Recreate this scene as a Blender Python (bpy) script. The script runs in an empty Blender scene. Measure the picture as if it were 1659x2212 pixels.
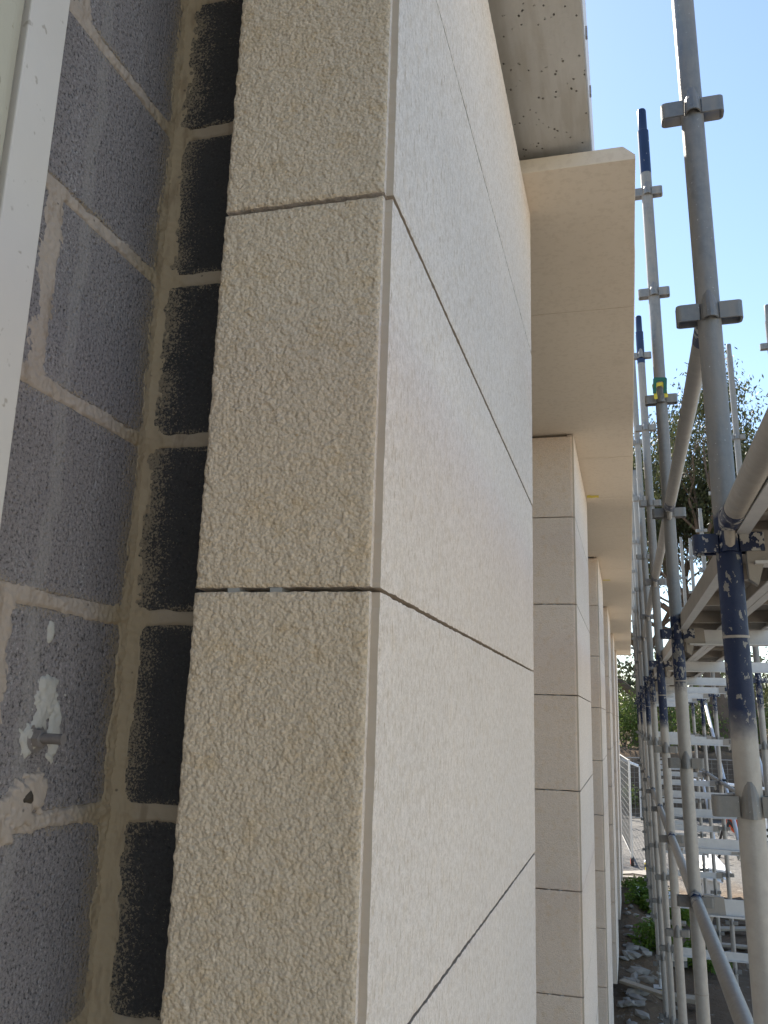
import bpy, bmesh, math, random
import numpy as np
from mathutils import Vector, Matrix, Euler

# ------------------------------------------------------------------ camera, sky, sun, exposure
SC = bpy.context.scene
COL = SC.collection
# x: out from the facade, y: along the facade away from the viewer, z: up; the eye is the origin
CAM_R = Matrix(((0.964065, 0.031062, 0.263843),
                (0.263925, -0.226525, -0.937564),
                (0.030645, 0.973510, -0.226583)))
cam_d = bpy.data.cameras.new('camera')
cam = bpy.data.objects.new('camera', cam_d)
COL.objects.link(cam)
cam.matrix_world = CAM_R.to_4x4()
cam_d.sensor_fit = 'VERTICAL'
cam_d.sensor_height = 24.0
cam_d.lens = 1889.0 / 2212.0 * 24.0
cam_d.clip_start = 0.02
cam_d.clip_end = 2000
SC.camera = cam

SUN_EL, SUN_AZ = math.radians(45), math.radians(35)      # azimuth: left of +y
world = bpy.data.worlds.new('World')
SC.world = world
world.use_nodes = True
wn = world.node_tree
bg = wn.nodes['Background']
sky = wn.nodes.new('ShaderNodeTexSky')
sky.sky_type = 'NISHITA'
sky.sun_disc = False
sky.sun_elevation = SUN_EL
sky.sun_rotation = -SUN_AZ
sky.air_density = 1.0
sky.dust_density = 0.2
sky.ozone_density = 0.6
wn.links.new(sky.outputs[0], bg.inputs[0])
bg.inputs[1].default_value = 0.10
sun_d = bpy.data.lights.new('sun', 'SUN')
sun_d.energy = 5.0
sun_d.angle = math.radians(0.5)
sun_d.color = (1.0, 0.93, 0.82)
sun = bpy.data.objects.new('sun', sun_d)
COL.objects.link(sun)
to_sun = Vector((-math.sin(SUN_AZ) * math.cos(SUN_EL), math.cos(SUN_AZ) * math.cos(SUN_EL), math.sin(SUN_EL)))
sun.rotation_euler = to_sun.to_track_quat('Z', 'Y').to_euler()
SC.view_settings.view_transform = 'Standard'
SC.view_settings.look = 'None'
SC.view_settings.exposure = 1.42
SC.view_settings.gamma = 1.0
SC.view_settings.use_curve_mapping = False

# ------------------------------------------------------------------ helpers
RNG = np.random.default_rng(7)
random.seed(7)
ORD = ['nearest', 'second', 'third', 'fourth', 'fifth', 'sixth', 'seventh', 'eighth', 'ninth', 'tenth', 'eleventh']


def tag(o, label=None, cat=None, group=None, kind=None):
    if label: o['label'] = label
    if cat: o['category'] = cat
    if group: o['group'] = group
    if kind: o['kind'] = kind
    return o


def link(name, me, mat=None, parent=None, loc=None, rot=None):
    o = bpy.data.objects.new(name, me)
    COL.objects.link(o)
    if mat is not None and me is not None and not me.materials:
        me.materials.append(mat)
    if parent is not None: o.parent = parent
    if loc is not None: o.location = loc
    if rot is not None: o.rotation_euler = rot
    return o


def thing(name, label, cat, loc=(0, 0, 0), rot=(0, 0, 0), group=None):
    o = link(name, None, loc=loc, rot=rot)
    return tag(o, label, cat, group)


class MB:
    """collects shapes, gives one mesh"""
    def __init__(s): s.v = []; s.f = []; s.sm = []
    def add(s, v, f, smooth=False):
        n = len(s.v)
        s.v += [tuple(p) for p in v]
        s.f += [tuple(i + n for i in q) for q in f]
        s.sm += [smooth] * len(f)
        return s
    def box(s, x0, x1, y0, y1, z0, z1, m=None):
        v = [Vector(p) for p in ((x0, y0, z0), (x1, y0, z0), (x1, y1, z0), (x0, y1, z0), (x0, y0, z1), (x1, y0, z1), (x1, y1, z1), (x0, y1, z1))]
        if m is not None: v = [m @ p for p in v]
        return s.add(v, [(0, 3, 2, 1), (4, 5, 6, 7), (0, 1, 5, 4), (1, 2, 6, 5), (2, 3, 7, 6), (3, 0, 4, 7)])
    def prism(s, poly, a0, a1, axis='y'):
        """polygon (list of 2d points, counter-clockwise) swept along an axis"""
        n = len(poly)
        def P(p, a):
            if axis == 'y': return (p[0], a, p[1])
            if axis == 'x': return (a, p[0], p[1])
            return (p[0], p[1], a)
        v = [P(p, a0) for p in poly] + [P(p, a1) for p in poly]
        f = [tuple(range(n))[::-1], tuple(range(n, 2 * n))] + [(i, (i + 1) % n, n + (i + 1) % n, n + i) for i in range(n)]
        return s.add(v, f)
    def tube(s, pts, rad, seg=12, cap=True, smooth=True):
        pts = [Vector(p) for p in pts]
        if not hasattr(rad, '__len__'): rad = [rad] * len(pts)
        v = []; f = []
        up = None
        for i, p in enumerate(pts):
            d = (pts[min(i + 1, len(pts) - 1)] - pts[max(i - 1, 0)])
            d = d.normalized() if d.length > 1e-9 else Vector((0, 0, 1))
            if up is None:
                up = Vector((0, 0, 1)) if abs(d.z) < 0.9 else Vector((0, 1, 0))
            a = d.cross(up)
            a = a.normalized() if a.length > 1e-6 else d.orthogonal().normalized()
            b = d.cross(a)
            up = a.cross(d)
            for k in range(seg):
                t = 2 * math.pi * k / seg
                v.append(p + (a * math.cos(t) + b * math.sin(t)) * rad[i])
        for i in range(len(pts) - 1):
            for k in range(seg):
                k2 = (k + 1) % seg
                f.append((i * seg + k, i * seg + k2, (i + 1) * seg + k2, (i + 1) * seg + k))
        s.add(v, f, smooth)
        if cap:
            s.add(v[:seg], [tuple(range(seg))])
            s.add(v[-seg:], [tuple(range(seg))[::-1]])
        return s
    def mesh(s, name, mat=None):
        me = bpy.data.meshes.new(name)
        me.from_pydata(s.v, [], s.f)
        me.polygons.foreach_set('use_smooth', s.sm)
        me.validate()
        bm = bmesh.new(); bm.from_mesh(me)
        bmesh.ops.recalc_face_normals(bm, faces=bm.faces)
        bm.to_mesh(me); bm.free()
        me.update()
        if mat is not None: me.materials.append(mat)
        return me


def bevel_mesh(me, w, seg=1):
    bm = bmesh.new(); bm.from_mesh(me)
    bmesh.ops.bevel(bm, geom=list(bm.edges), offset=w, segments=seg, profile=0.5, affect='EDGES')
    bm.to_mesh(me); bm.free(); me.update()
    return me


def smoothstep(a, b, x):
    t = np.clip((x - a) / (b - a), 0, 1)
    return t * t * (3 - 2 * t)


def vnoise(U, V, cell, seed, cellv=None):
    """smooth value noise in -1..1 at coordinates U, V (metres), lattice size cell"""
    cellv = cellv or cell
    r = np.random.default_rng(seed)
    T = r.uniform(-1, 1, (257, 257))
    x = U / cell + 97.3; y = V / cellv + 53.7
    xi = np.floor(x).astype(int); yi = np.floor(y).astype(int)
    fx = x - xi; fy = y - yi
    fx = fx * fx * (3 - 2 * fx); fy = fy * fy * (3 - 2 * fy)
    g = lambda i, j: T[i % 257, j % 257]
    return (g(xi, yi) * (1 - fx) + g(xi + 1, yi) * fx) * (1 - fy) + (g(xi, yi + 1) * (1 - fx) + g(xi + 1, yi + 1) * fx) * fy


def grid_mesh(name, P, mat=None, smooth=True, skirt=None, edge_mat=None):
    """P: (nu, nv, 3) array of points; skirt: vector that the rim is pulled along to give thickness"""
    nu, nv, _ = P.shape
    idx = np.arange(nu * nv).reshape(nu, nv)
    q = np.stack([idx[:-1, :-1], idx[1:, :-1], idx[1:, 1:], idx[:-1, 1:]], -1).reshape(-1, 4)
    V = P.reshape(-1, 3)
    nfront = len(q)
    if skirt is not None:
        rim = np.concatenate([idx[:, 0], idx[-1, 1:], idx[-2::-1, -1], idx[0, -2:0:-1]])
        n = len(rim); b0 = len(V)
        V = np.concatenate([V, V[rim], V[rim] + np.array(skirt)])     # a separate rim ring keeps the arris sharp
        a = np.arange(n); a2 = (a + 1) % n
        q2 = np.stack([b0 + a, b0 + n + a, b0 + n + a2, b0 + a2], -1)
        q = np.concatenate([q, q2])
    me = bpy.data.meshes.new(name)
    me.vertices.add(len(V)); me.vertices.foreach_set('co', V.ravel())
    me.loops.add(q.size); me.loops.foreach_set('vertex_index', q.ravel().astype(np.int32))
    me.polygons.add(len(q))
    me.polygons.foreach_set('loop_start', np.arange(0, q.size, 4, dtype=np.int32))
    me.polygons.foreach_set('loop_total', np.full(len(q), 4, dtype=np.int32))
    sm = np.zeros(len(q), dtype=bool); sm[:nfront] = smooth
    me.polygons.foreach_set('use_smooth', sm)
    me.update(calc_edges=True)
    me.validate()
    if mat is not None: me.materials.append(mat)
    if edge_mat is not None:
        me.materials.append(edge_mat)
        mi = np.zeros(len(q), dtype=np.int32); mi[nfront:] = 1
        me.polygons.foreach_set('material_index', mi)
    return me


# ------------------------------------------------------------------ materials
class NT:
    def __init__(s, name):
        s.m = bpy.data.materials.new(name); s.m.use_nodes = True
        s.t = s.m.node_tree; s.t.nodes.clear()
        s.out = s.t.nodes.new('ShaderNodeOutputMaterial')
        s.b = s.t.nodes.new('ShaderNodeBsdfPrincipled')
        s.t.links.new(s.b.outputs[0], s.out.inputs[0])
        s.pos = None
    def n(s, t, **kw):
        o = s.t.nodes.new(t)
        for k, v in kw.items(): setattr(o, k, v)
        return o
    def l(s, a, b): s.t.links.new(a, b)
    def P(s, scale=(1, 1, 1), obj=False):
        if obj:
            c = s.n('ShaderNodeTexCoord').outputs['Object']
        else:
            c = s.n('ShaderNodeNewGeometry').outputs['Position']
        if scale == (1, 1, 1): return c
        mp = s.n('ShaderNodeMapping'); s.l(c, mp.inputs[0]); mp.inputs['Scale'].default_value = scale
        return mp.outputs[0]
    def noise(s, scale, detail=3, rough=0.55, vec=None, dist=0.0):
        o = s.n('ShaderNodeTexNoise'); o.inputs['Scale'].default_value = scale
        o.inputs['Detail'].default_value = detail; o.inputs['Roughness'].default_value = rough
        o.inputs['Distortion'].default_value = dist
        s.l(vec if vec is not None else s.P(), o.inputs['Vector'])
        return o.outputs['Fac']
    def voro(s, scale, vec=None, feature='F1', rnd=1.0):
        o = s.n('ShaderNodeTexVoronoi'); o.feature = feature
        o.inputs['Scale'].default_value = scale; o.inputs['Randomness'].default_value = rnd
        s.l(vec if vec is not None else s.P(), o.inputs['Vector'])
        return o.outputs['Distance']
    def ramp(s, fac, stops, interp='LINEAR'):
        o = s.n('ShaderNodeValToRGB'); cr = o.color_ramp; cr.interpolation = interp
        while len(cr.elements) < len(stops): cr.elements.new(0.5)
        for e, (p, c) in zip(cr.elements, stops):
            e.position = p
            e.color = (c, c, c, 1) if not hasattr(c, '__len__') else (*c, 1)
        s.l(fac, o.inputs[0]); return o.outputs[0]
    def mix(s, fac, a, b, mode='MIX'):
        o = s.n('ShaderNodeMix'); o.data_type = 'RGBA'; o.blend_type = mode
        for i, x in ((0, fac), (6, a), (7, b)):
            if hasattr(x, 'is_linked') or hasattr(x, 'links'): s.l(x, o.inputs[i])
            elif hasattr(x, '__len__'): o.inputs[i].default_value = (*x, 1)
            else: o.inputs[i].default_value = x
        return o.outputs[2]
    def math(s, op, a, b=0.0, clamp=False):
        o = s.n('ShaderNodeMath'); o.operation = op; o.use_clamp = clamp
        for i, x in ((0, a), (1, b)):
            if hasattr(x, 'links'): s.l(x, o.inputs[i])
            else: o.inputs[i].default_value = x
        return o.outputs[0]
    def sep(s, vec):
        o = s.n('ShaderNodeSeparateXYZ'); s.l(vec, o.inputs[0]); return o.outputs
    def bump(s, h, dist, strength=1.0, normal=None):
        o = s.n('ShaderNodeBump'); o.inputs['Distance'].default_value = dist; o.inputs['Strength'].default_value = strength
        s.l(h, o.inputs['Height'])
        if normal is not None: s.l(normal, o.inputs['Normal'])
        return o.outputs[0]
    def fin(s, color, rough=0.8, normal=None, metal=0.0, spec=0.3):
        for k, x in (('Base Color', color), ('Roughness', rough), ('Metallic', metal), ('Specular IOR Level', spec)):
            if hasattr(x, 'links'): s.l(x, s.b.inputs[k])
            elif hasattr(x, '__len__'): s.b.inputs[k].default_value = (*x, 1)
            else: s.b.inputs[k].default_value = x
        if normal is not None: s.l(normal, s.b.inputs['Normal'])
        return s.m


def m_stone(name, base, rough_face):
    t = NT(name)
    big = t.noise(3.5, 3, 0.6)
    mid = t.noise(38, 3, 0.6)
    c = t.mix(big, tuple(x * 0.92 for x in base), tuple(min(1, x * 1.07) for x in base))
    ochre = t.ramp(mid, [(0.52, 0.0), (0.75, 1.0)])
    c = t.mix(t.math('MULTIPLY', ochre, 0.42 if rough_face else 0.22), c, (base[0] * 0.88, base[1] * 0.74, base[2] * 0.48))
    fine = t.noise(430 if not rough_face else 330, 3, 0.7)
    c = t.mix(t.ramp(fine, [(0.32, 0.55), (0.52, 0.0)]), c, tuple(x * 0.60 for x in base))
    c = t.mix(t.ramp(fine, [(0.56, 0.0), (0.70, 0.5)]), c, (min(1, base[0] * 1.22), min(1, base[1] * 1.24), min(1, base[2] * 1.28)))
    spots = t.voro(75)
    c = t.mix(t.ramp(spots, [(0.05, 0.55), (0.13, 0.0)]), c, (base[0] * 0.60, base[1] * 0.46, base[2] * 0.30))
    if rough_face:
        peb = t.math('MULTIPLY', t.voro(290), -0.8)
        h = t.math('ADD', t.math('ADD', peb, t.noise(150, 2, 0.5)), t.math('MULTIPLY', t.noise(520, 2, 0.6), 0.35))
        nrm = t.bump(h, 0.0023, 0.9)
    else:
        st = t.noise(330, 3, 0.75, vec=t.P((1, 1, 0.5)))
        nrm = t.bump(st, 0.0034, 1.0)
        gr = t.noise(120, 4, 0.75)
        c = t.mix(t.ramp(gr, [(0.36, 0.65), (0.52, 0.0)]), c, (base[0] * 0.78, base[1] * 0.74, base[2] * 0.68))
        c = t.mix(t.ramp(gr, [(0.52, 0.0), (0.68, 0.5)]), c, (min(1, base[0] * 1.16), min(1, base[1] * 1.17), min(1, base[2] * 1.19)))
        dash = t.ramp(t.noise(210, 3, 0.6, vec=t.P((1, 1, 0.22))), [(0.32, 0.75), (0.41, 0.0)])
        c = t.mix(dash, c, (base[0] * 0.62, base[1] * 0.54, base[2] * 0.42))
    return t.fin(c, 0.85, nrm, spec=0.2)


STONE = (0.67, 0.54, 0.395)
M_ROUGH = m_stone('bush_hammered_limestone', STONE, True)
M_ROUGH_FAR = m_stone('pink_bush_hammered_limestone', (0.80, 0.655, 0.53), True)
M_SMOOTH = m_stone('sawn_limestone', (0.85, 0.745, 0.645), False)


def m_soffit():
    t = NT('honed_limestone')
    c = t.mix(t.noise(2.2, 4, 0.6), (0.68, 0.575, 0.45), (0.75, 0.65, 0.525))
    c = t.mix(t.ramp(t.noise(60, 3, 0.6), [(0.35, 0.16), (0.5, 0.0)]), c, (0.40, 0.30, 0.20))
    c = t.mix(t.ramp(t.noise(9, 2, 0.5), [(0.62, 0.0), (0.8, 0.25)]), c, (0.52, 0.44, 0.33))
    return t.fin(c, 0.75, t.bump(t.noise(300, 2), 0.0006, 0.5), spec=0.25)


M_SOFFIT = m_soffit()


def m_block(name, k_lo, k_hi):
    t = NT(name)
    c = t.mix(t.noise(7, 3), k_lo, k_hi)
    f1 = t.noise(300, 3, 0.75)
    c = t.mix(t.ramp(f1, [(0.36, 0.85), (0.47, 0.0)]), c, (0.05, 0.046, 0.045))
    c = t.mix(t.ramp(f1, [(0.58, 0.0), (0.72, 0.6)]), c, (k_hi[0] * 1.7, k_hi[1] * 1.7, k_hi[2] * 1.7))
    # pale slurry that ran down the wall, a band of its own shape on the wall
    x, y, z = t.sep(t.P())
    wob = t.noise(14, 3, 0.6, vec=t.P((1, 0.3, 1)))
    yy = t.math('ADD', y, t.math('MULTIPLY', t.math('SUBTRACT', wob, 0.5), 0.045))
    d = t.math('ABSOLUTE', t.math('SUBTRACT', yy, 0.697))
    band = t.ramp(d, [(0.0078, 0.42), (0.0092, 0.0)])
    c = t.mix(band, c, (0.36, 0.33, 0.305))
    d2 = t.math('ABSOLUTE', t.math('SUBTRACT', yy, 0.764))
    dr = t.ramp(d2, [(0.001, 1.0), (0.006, 0.0)])
    sp = t.math('MULTIPLY', t.ramp(t.noise(260, 3, 0.7), [(0.53, 0.0), (0.66, 0.8)]), t.ramp(t.noise(9, 2), [(0.45, 0.0), (0.6, 1.0)]))
    c = t.mix(t.math('MULTIPLY', dr, sp), c, (0.5, 0.48, 0.46))
    d3 = t.math('ABSOLUTE', t.math('SUBTRACT', yy, 0.668))
    c = t.mix(t.math('MULTIPLY', t.ramp(d3, [(0.004, 1.0), (0.020, 0.0)]), sp), c, (0.48, 0.46, 0.45))
    # mortar dust rubbed into the pores beside the joints
    dcor = t.math('ADD', t.math('SUBTRACT', 0.85, y), t.math('ADD', x, 0.527))
    zf = t.math('FRACT', t.math('ADD', t.math('DIVIDE', t.math('SUBTRACT', z, 0.096), 0.2), 10.5))
    dbed = t.math('MULTIPLY', t.math('ABSOLUTE', t.math('SUBTRACT', zf, 0.5)), 0.2)
    near = t.math('MAXIMUM', t.ramp(dcor, [(0.010, 0.30), (0.055, 0.0)]), t.ramp(dbed, [(0.006, 0.22), (0.020, 0.0)]))
    dust = t.math('ADD', t.math('ADD', t.noise(380, 3, 0.75), near), t.math('MULTIPLY', t.math('SUBTRACT', t.noise(22, 3), 0.5), 0.3))
    c = t.mix(t.ramp(dust, [(0.66, 0.0), (0.76, 0.75)]), c, (0.36, 0.285, 0.19))
    h = t.math('ADD', t.noise(230, 3, 0.7), t.math('MULTIPLY', t.ramp(t.voro(110), [(0.0, 0.0), (0.3, 1.0)]), 0.6))
    return t.fin(c, 0.92, t.bump(h, 0.0038, 0.9), spec=0.15)


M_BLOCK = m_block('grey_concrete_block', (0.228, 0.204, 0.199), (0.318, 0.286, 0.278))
M_BLOCK_D = m_block('shaded_concrete_block', (0.05, 0.047, 0.045), (0.08, 0.074, 0.071))  # darker return-wall copy of the block grey, pier's shade put into the colour


def m_mortar():
    t = NT('beige_mortar')
    x, y, z = t.sep(t.P())
    pink = t.mix(t.noise(24, 3), (0.37, 0.305, 0.25), (0.46, 0.385, 0.32))
    yel = t.mix(t.noise(20, 3), (0.365, 0.275, 0.172), (0.46, 0.362, 0.24))
    k = t.ramp(t.math('ADD', y, t.math('MULTIPLY', t.noise(12, 2), 0.05)), [(0.80, 0.0), (0.855, 1.0)])
    kx = t.ramp(t.math('ADD', t.math('ADD', x, 1.0), t.math('MULTIPLY', t.noise(15, 2), 0.012)), [(0.503, 1.0), (0.520, 0.0)])
    c = t.mix(t.math('MULTIPLY', k, t.math('ADD', t.math('MULTIPLY', kx, 0.35), 0.65)), pink, yel)
    c = t.mix(t.ramp(t.noise(70, 3, 0.6, vec=t.P((1, 1, 0.25))), [(0.32, 0.45), (0.45, 0.0)]), c, (0.20, 0.14, 0.085))
    c = t.mix(t.ramp(t.voro(45), [(0.04, 0.7), (0.09, 0.0)]), c, (0.08, 0.06, 0.05))
    return t.fin(c, 0.9, t.bump(t.noise(190, 3, 0.6), 0.0012, 0.8), spec=0.15)


M_MORTAR = m_mortar()


def m_simple(name, a, b, scale=20, rough=0.8, bump=0.0008, bscale=120, metal=0.0, spec=0.3, speck=None):
    t = NT(name)
    c = t.mix(t.noise(scale, 4, 0.6), a, b)
    if speck:
        c = t.mix(t.ramp(t.noise(90, 2, 0.5), [(0.27, 0.8), (0.33, 0.0)]), c, speck)
    return t.fin(c, rough, t.bump(t.noise(bscale, 3, 0.6), bump, 0.7), metal, spec)


def m_concrete():
    t = NT('cast_concrete')
    c = t.mix(t.noise(5, 4, 0.6), (0.46, 0.437, 0.395), (0.63, 0.605, 0.56))
    streak = t.noise(30, 3, 0.6, vec=t.P((1.0, 0.12, 1.0)))
    c = t.mix(t.ramp(streak, [(0.35, 0.5), (0.55, 0.0)]), c, (0.40, 0.36, 0.30))
    x, y, z = t.sep(t.P())
    rag = t.math('ADD', y, t.math('MULTIPLY', t.noise(18, 4, 0.7), 0.22))
    hc = t.ramp(rag, [(1.84, 0.0), (1.98, 1.0)])      # honeycombing at the joint with the next pour
    hole = t.ramp(t.voro(85, vec=t.P((1, 0.7, 1))), [(0.17, 1.0), (0.24, 0.0)])
    big = t.ramp(t.noise(34, 3), [(0.54, 0.0), (0.58, 1.0)])
    hole = t.math('MULTIPLY', hole, big)
    hole2 = t.math('MULTIPLY', t.ramp(t.noise(75, 3, 0.7), [(0.40, 1.0), (0.48, 0.0)]), hc)
    pit = t.math('MAXIMUM', hole, hole2)
    c = t.mix(t.math('MULTIPLY', pit, 0.85), c, (0.09, 0.08, 0.065))
    h = t.math('SUBTRACT', t.math('MULTIPLY', t.noise(140, 4), 0.12), pit)
    return t.fin(c, 0.9, t.bump(h, 0.006, 0.9), spec=0.15)


M_CONC = m_concrete()


def m_galv(name='galvanised_steel', dusty=0.0):
    t = NT(name)
    p = t.P(obj=True)
    n1 = t.noise(55, 4, 0.65, vec=p)
    c = t.mix(n1, (0.125, 0.123, 0.118), (0.28, 0.272, 0.258))
    sp = t.ramp(t.noise(30, 3, 0.6, vec=t.P((1, 1, 0.25), obj=True)), [(0.42, 0.0), (0.62, 0.7)])
    c = t.mix(sp, c, (0.25, 0.225, 0.195))
    rust = t.ramp(t.noise(16, 4, 0.7, vec=p), [(0.68, 0.0), (0.78, 0.55)])
    c = t.mix(rust, c, (0.17, 0.09, 0.05))
    fleck = t.ramp(t.noise(170, 2, 0.6, vec=p), [(0.70, 0.0), (0.76, 0.7)])
    c = t.mix(fleck, c, (0.58, 0.57, 0.55))
    if dusty:
        c = t.mix(dusty, c, (0.40, 0.355, 0.30))
    metal = t.math('SUBTRACT', 0.55 - 0.4 * dusty, t.math('MULTIPLY', sp, 0.3), clamp=True)
    rg = t.ramp(n1, [(0.3, 0.42), (0.7, 0.62)])
    h = t.math('ADD', t.noise(240, 3, vec=p), t.math('MULTIPLY', t.noise(22, 3, vec=p), 0.8))
    return t.fin(c, rg, t.bump(h, 0.0007, 0.6), metal, 0.4)


M_GALV = m_galv()
M_GALVD = m_galv('dusty_galvanised_steel', 0.55)


def m_blue(name, chip_lo):
    t = NT(name)
    p = t.P(obj=True)
    c = t.mix(t.noise(12, 3, vec=p), (0.003, 0.010, 0.036), (0.007, 0.019, 0.066))
    galv = t.mix(t.noise(60, 3, vec=p), (0.28, 0.27, 0.25), (0.48, 0.46, 0.42))
    ch = t.math('ADD', t.noise(48, 4, 0.6, vec=t.P((1, 1, 0.75), obj=True)), t.math('MULTIPLY', t.noise(300, 2, vec=p), 0.06))
    k = t.ramp(ch, [(chip_lo, 0.0), (chip_lo + 0.015, 1.0)])
    c = t.mix(k, c, galv)
    return t.fin(c, t.mix(k, (0.38,) * 3, (0.6,) * 3), t.bump(t.math('MULTIPLY', k, -1.0), 0.0006, 1.0), 0.0, 0.5)


def m_standard(name, z0, z1, chip):
    """galvanised tube with a blue spray band between two heights, fading below, chipped"""
    m = m_galv(name); nt = m.node_tree
    t = NT.__new__(NT); t.m = m; t.t = nt
    t.b = [n for n in nt.nodes if n.type == 'BSDF_PRINCIPLED'][0]
    p = t.P(obj=True)
    z = t.sep(p)[2]
    zn = t.math('ADD', z, t.math('MULTIPLY', t.math('SUBTRACT', t.noise(30, 3, 0.6, vec=p), 0.5), 0.05))
    def band(lo0, lo1, hi0, hi1):
        a = t.n('ShaderNodeMapRange'); t.l(zn, a.inputs[0])
        for i, x in ((1, lo0), (2, lo1), (3, 0.0), (4, 1.0)): a.inputs[i].default_value = x
        b = t.n('ShaderNodeMapRange'); t.l(zn, b.inputs[0])
        for i, x in ((1, hi0), (2, hi1), (3, 1.0), (4, 0.0)): b.inputs[i].default_value = x
        return t.math('MULTIPLY', a.outputs[0], b.outputs[0])
    k = band(z0 - 0.03, z0 + 0.03, z1 - 0.006, z1 + 0.006)
    ch = t.math('ADD', t.noise(60, 4, 0.6, vec=t.P((1, 1, 0.6), obj=True)), t.math('MULTIPLY', t.noise(300, 2, vec=p), 0.06))
    k = t.math('MULTIPLY', k, t.ramp(ch, [(chip, 1.0), (chip + 0.012, 0.0)]))
    old = t.b.inputs['Base Color'].links[0].from_socket
    dusty = t.mix(band(-3, -2.9, z0 - 0.02, z0 + 0.02), old, t.mix(t.noise(40, 4, 0.65, vec=p), (0.29, 0.268, 0.24), (0.42, 0.392, 0.355)))
    blue = t.mix(t.noise(9, 3, vec=p), (0.003, 0.010, 0.036), (0.008, 0.022, 0.076))
    t.l(t.mix(k, dusty, blue), t.b.inputs['Base Color'])
    om = t.b.inputs['Metallic'].links[0].from_socket
    inv = t.math('SUBTRACT', 1.0, k)
    t.l(t.math('MULTIPLY', t.math('MULTIPLY', om, inv), 0.7), t.b.inputs['Metallic'])
    return m


M_STD_A = m_standard('galvanised_standard_blue_band', 0.0, 0.405, 0.635)
M_STD_B = m_standard('galvanised_standard_worn_band', 0.15, 0.42, 0.56)
M_BLUE = m_blue('chipped_blue_paint', 0.70)
M_BLUE_WORN = m_blue('worn_blue_paint', 0.57)
M_ZINC = m_simple('pale_zinc_steel', (0.48, 0.48, 0.48), (0.66, 0.65, 0.63), 30, 0.5, 0.0005, metal=0.3)
M_FRAME = m_simple('white_painted_frame', (0.545, 0.495, 0.435), (0.625, 0.575, 0.515), 8, 0.55, 0.0003, speck=(0.36, 0.31, 0.25))
M_CREAM = m_simple('cream_painted_jamb', (0.44, 0.40, 0.30), (0.53, 0.49, 0.385), 12, 0.6, 0.0004, speck=(0.3, 0.25, 0.17))
M_PUTTY = m_simple('dried_filler', (0.40, 0.375, 0.33), (0.52, 0.49, 0.44), 60, 0.85, 0.0012, 160)
M_STUD = m_simple('dull_steel_stud', (0.24, 0.20, 0.18), (0.40, 0.37, 0.35), 80, 0.5, 0.0003, metal=0.5)
M_SHIM = m_simple('grey_white_plastic', (0.30, 0.29, 0.27), (0.38, 0.37, 0.35), 40, 0.5, 0.0001)
M_GREEN = m_simple('green_plastic', (0.015, 0.10, 0.07), (0.022, 0.14, 0.10), 40, 0.45, 0.0001)
M_YELLOW = m_simple('yellow_plastic', (0.62, 0.50, 0.05), (0.72, 0.6, 0.08), 40, 0.5, 0.0001)
M_ORANGE = m_simple('orange_paint', (0.50, 0.055, 0.015), (0.60, 0.085, 0.02), 20, 0.5, 0.0002)
M_WHITE = m_simple('white_sheet_metal', (0.72, 0.73, 0.74), (0.8, 0.8, 0.8), 8, 0.45, 0.0002)
M_DARK = m_simple('dark_rubber', (0.02, 0.02, 0.02), (0.04, 0.04, 0.04), 20, 0.7, 0.0004)
M_PLY = m_simple('dusty_plywood', (0.34, 0.295, 0.25), (0.48, 0.43, 0.375), 10, 0.85, 0.001, 60)
M_TIMBER = m_simple('weathered_timber', (0.27, 0.22, 0.165), (0.42, 0.36, 0.28), 14, 0.85, 0.001, 60)
M_RUBBLE = m_simple('limestone_rubble', (0.17, 0.16, 0.145), (0.36, 0.33, 0.29), 6, 0.9, 0.004, 40)
M_FASCIA = m_simple('whitewashed_slab_edge', (0.55, 0.56, 0.60), (0.68, 0.69, 0.72), 12, 0.8, 0.001, 60, speck=(0.35, 0.32, 0.30))
M_OCHRE = m_simple('ochre_marked_steel', (0.36, 0.20, 0.07), (0.46, 0.28, 0.11), 30, 0.7, 0.0005)


def m_leaf(name, a, b, trans=0.45):
    t = NT(name)
    oi = t.noise(1.1, 2)
    c = t.mix(t.ramp(oi, [(0.35, 0.0), (0.65, 1.0)]), a, b)
    t.fin(c, 0.55, None, spec=0.35)
    tr = t.n('ShaderNodeBsdfTranslucent'); t.l(c, tr.inputs[0])
    mx = t.n('ShaderNodeMixShader'); mx.inputs[0].default_value = trans
    t.l(t.b.outputs[0], mx.inputs[1]); t.l(tr.outputs[0], mx.inputs[2]); t.l(mx.outputs[0], t.out.inputs[0])
    return t.m


M_GUM = m_leaf('gum_leaves', (0.036, 0.046, 0.020), (0.085, 0.092, 0.036), 0.30)
M_BUSH = m_leaf('bush_leaves', (0.06, 0.10, 0.025), (0.15, 0.20, 0.045))
M_WEED = m_leaf('weed_leaves', (0.075, 0.14, 0.02), (0.17, 0.25, 0.035))
M_BARK = m_simple('gum_bark', (0.07, 0.052, 0.038), (0.16, 0.12, 0.092), 5, 0.9, 0.01, 18)


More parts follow.
